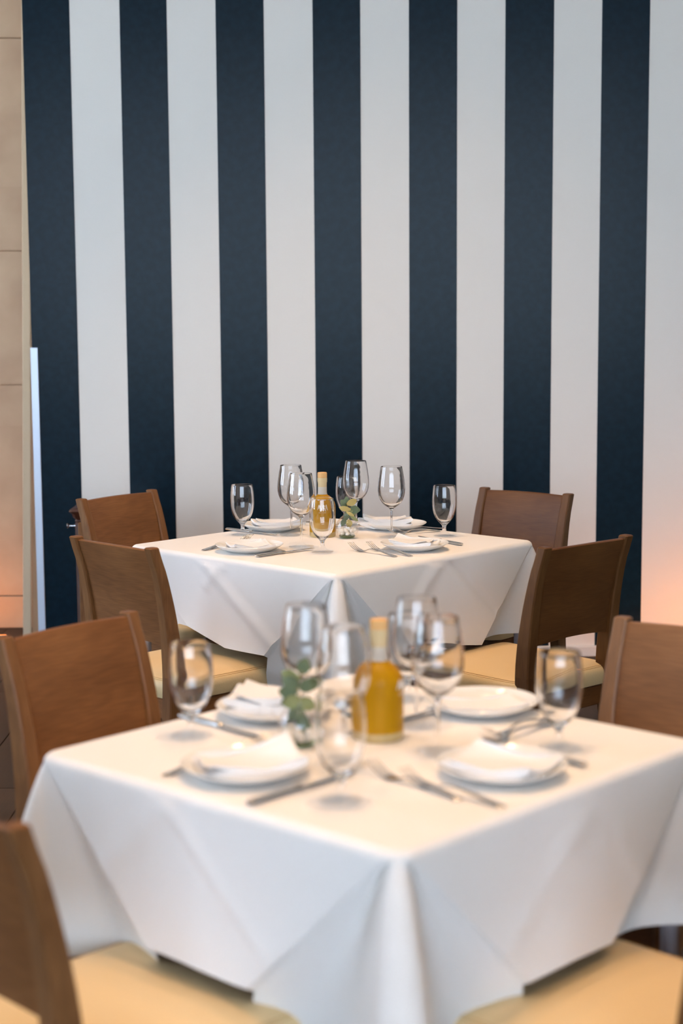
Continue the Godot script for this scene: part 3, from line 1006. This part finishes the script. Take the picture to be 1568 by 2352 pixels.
	on_table("fork", "steel fork beside the right goblet, closest to the front right plate, on the " + FAR, 0.333, -5.622, -150)
	on_table("fork", "steel fork nearer the back right plate, beside the right goblet, on the " + FAR, 0.345, -5.690, -146)
	on_table("fork", "steel fork just behind the oil bottle on the " + FAR, -0.175, -5.860, -46)
	on_table("fork", "steel fork farther behind the oil bottle, close to the back edge, on the " + FAR, -0.135, -5.895, -46)
	make_bottle("frosted bottle of golden oil with white lettering and cork on the " + FAR, Vector3(-0.063, 0.7603, -5.519), 0.02)
	make_vase("round clear bud vase of white pebbles and leaves on the " + FAR, Vector3(0.018, 0.7603, -5.473), 17, "vase on the " + FAR, 5)
	sprig("yellow and grey green eucalyptus sprig in the vase on the " + FAR, Vector3(0.018, 0.7603, -5.473), [Vector3(0.002, 0.036, 0), Vector3(0.001, 0.07, 0), Vector3(-0.001, 0.09, 0), Vector3(0.004, 0.12, -0.003)], [
		[0.000, 0.103, -0.006, 0.030, 0.027, 40, 75, 10, 0], [0.000, 0.112, 0.004, 0.036, 0.026, -68, 70, 0, 1], [0.012, 0.095, 0.008, 0.042, 0.020, 82, 62, 0, 1], [0.010, 0.098, 0.002, 0.034, 0.031, -100, 80, -10, 0],
		[0.006, 0.088, 0.006, 0.026, 0.020, -110, 70, 0, 2], [-0.002, 0.088, 0.009, 0.030, 0.012, -120, 110, 15, 1], [0.009, 0.078, 0.010, 0.036, 0.013, -128, 75, 0, 2], [-0.004, 0.060, 0.004, 0.030, 0.022, -8, 85, 0, 0], [0.004, 0.062, 0.004, 0.026, 0.024, -165, 85, 0, 1], [-0.004, 0.066, 0.0, 0.030, 0.020, 150, 85, 0, 0],
		[0.004, 0.108, -0.008, 0.030, 0.024, 20, 70, -20, 0]])

	# ------------------------------------------------ table in front
	on_table("wine", "blurred wine glass behind the leafy vase on the " + NEAR, -0.064, -2.928)
	on_table("wine", "blurred wine glass right behind the front goblet on the " + NEAR, 0.002, -2.718)
	on_table("wine", "blurred wine glass right of the oil bottle, farther from the edge, on the " + NEAR, 0.135, -2.989)
	on_table("wine", "blurred wine glass between oil bottle and front right plate on the " + NEAR, 0.162, -2.802)
	on_table("water", "blurred short goblet at the left corner of the " + NEAR, -0.27, -2.921)
	on_table("water", "blurred short goblet at the front corner of the " + NEAR, -0.004, -2.522)
	on_table("water", "blurred short goblet at the right corner of the " + NEAR, 0.372, -2.822)
	on_table("water", "blurred short goblet mostly hidden behind the oil bottle on the " + NEAR, 0.125, -3.187)
	on_table("plate", "blurred white plate at the back left setting of the " + NEAR, -0.130, -3.065)
	on_table("plate", "blurred white plate at the front left setting of the " + NEAR, -0.159, -2.665)
	on_table("plate", "blurred white plate at the back right setting of the " + NEAR, 0.262, -3.090)
	on_table("plate", "blurred white plate at the front right setting of the " + NEAR, 0.258, -2.655)
	napkin("thick blurred white napkin fold on the back left plate of the " + NEAR, Vector3(-0.140, 0.7603, -3.07), deg_to_rad(-18), 0.145, 0.11, 4, 0.012, 0.1, 0.002, 35)
	napkin("wide blurred napkin with raised corner on the front left plate of the " + NEAR, Vector3(-0.155, 0.7603, -2.665), deg_to_rad(28), 0.17, 0.125, 2, 0.010, -0.2, 0.006, 36)
	napkin("flat blurred white napkin on the back right plate of the " + NEAR, Vector3(0.258, 0.7603, -3.085), deg_to_rad(12), 0.15, 0.10, 2, 0.004, 0.1, 0.001, 37)
	napkin("wide blurred white napkin on the front right plate of the " + NEAR, Vector3(0.255, 0.7603, -2.655), deg_to_rad(-38), 0.165, 0.13, 2, 0.008, 0.1, 0.006, 38)
	on_table("knife", "blurred steel knife behind the left goblet on the " + NEAR, -0.302, -3.056, -46)
	on_table("knife", "blurred steel knife in front of the front left plate on the " + NEAR, -0.146, -2.491, 47)
	on_table("knife", "blurred steel knife whose handle shows right of the front right plate on the " + NEAR, 0.40, -2.692, 132)
	on_table("knife", "blurred steel knife beside the back right plate on the " + NEAR, 0.178, -3.074, -135)
	on_table("fork", "blurred steel fork right beside the front goblet on the " + NEAR, 0.182, -2.512, 131)
	on_table("fork", "blurred steel fork closest to the front right plate on the " + NEAR, 0.244, -2.472, 135)
	on_table("fork", "blurred steel fork nearer the front right plate, beside the right goblet, on the " + NEAR, 0.379, -2.982, -131)
	on_table("fork", "blurred steel fork nearer the back right plate, beside the right goblet, on the " + NEAR, 0.388, -3.025, -132)
	on_table("fork", "blurred steel fork, handle end left of the front left plate, on the " + NEAR, -0.292, -2.651, 49)
	on_table("fork", "blurred steel fork under the front left plate, tines near the vase, on the " + NEAR, -0.268, -2.690, 49)
	on_table("fork", "blurred steel fork behind the vase on the " + NEAR, -0.085, -3.165, -46)
	on_table("fork", "blurred steel fork at the back corner of the " + NEAR, -0.045, -3.20, -46)
	make_bottle("blurred frosted bottle of golden oil with pale cork on the " + NEAR, Vector3(0.064, 0.7603, -2.897), 1.25)
	make_vase("blurred clear bud vase behind the front left napkin on the " + NEAR, Vector3(-0.0745, 0.7603, -2.849), 14, "vase on the " + NEAR, 6)
	sprig("dense blurred green eucalyptus sprig in the vase on the " + NEAR, Vector3(-0.0745, 0.7603, -2.849), [Vector3(0.003, 0.034, 0), Vector3(0.001, 0.07, 0), Vector3(-0.003, 0.10, 0), Vector3(0.004, 0.135, 0)], [
		[0.002, 0.126, 0.0, 0.030, 0.028, -20, 75, 0, 0], [0.000, 0.118, 0.004, 0.036, 0.026, 72, 65, 0, 2], [-0.002, 0.105, 0.006, 0.032, 0.028, 60, 80, 10, 0], [-0.004, 0.098, 0.008, 0.034, 0.028, 95, 70, 0, 0], [0.000, 0.100, 0.004, 0.030, 0.027, -60, 75, 0, 0],
		[0.004, 0.104, -0.004, 0.034, 0.026, -75, 65, -10, 0], [0.000, 0.088, 0.010, 0.032, 0.028, 120, 80, 0, 2], [0.002, 0.086, 0.010, 0.030, 0.028, -130, 80, 0, 2], [-0.003, 0.083, 0.006, 0.032, 0.026, 105, 70, 0, 0], [0.0, 0.076, 0.010, 0.030, 0.026, 170, 80, 0, 0],
		[0.001, 0.060, 0.004, 0.030, 0.026, -170, 85, 0, 0], [0.004, 0.045, 0.004, 0.028, 0.022, -150, 85, 0, 0], [-0.004, 0.07, 0.002, 0.03, 0.022, 150, 85, 0, 0]])
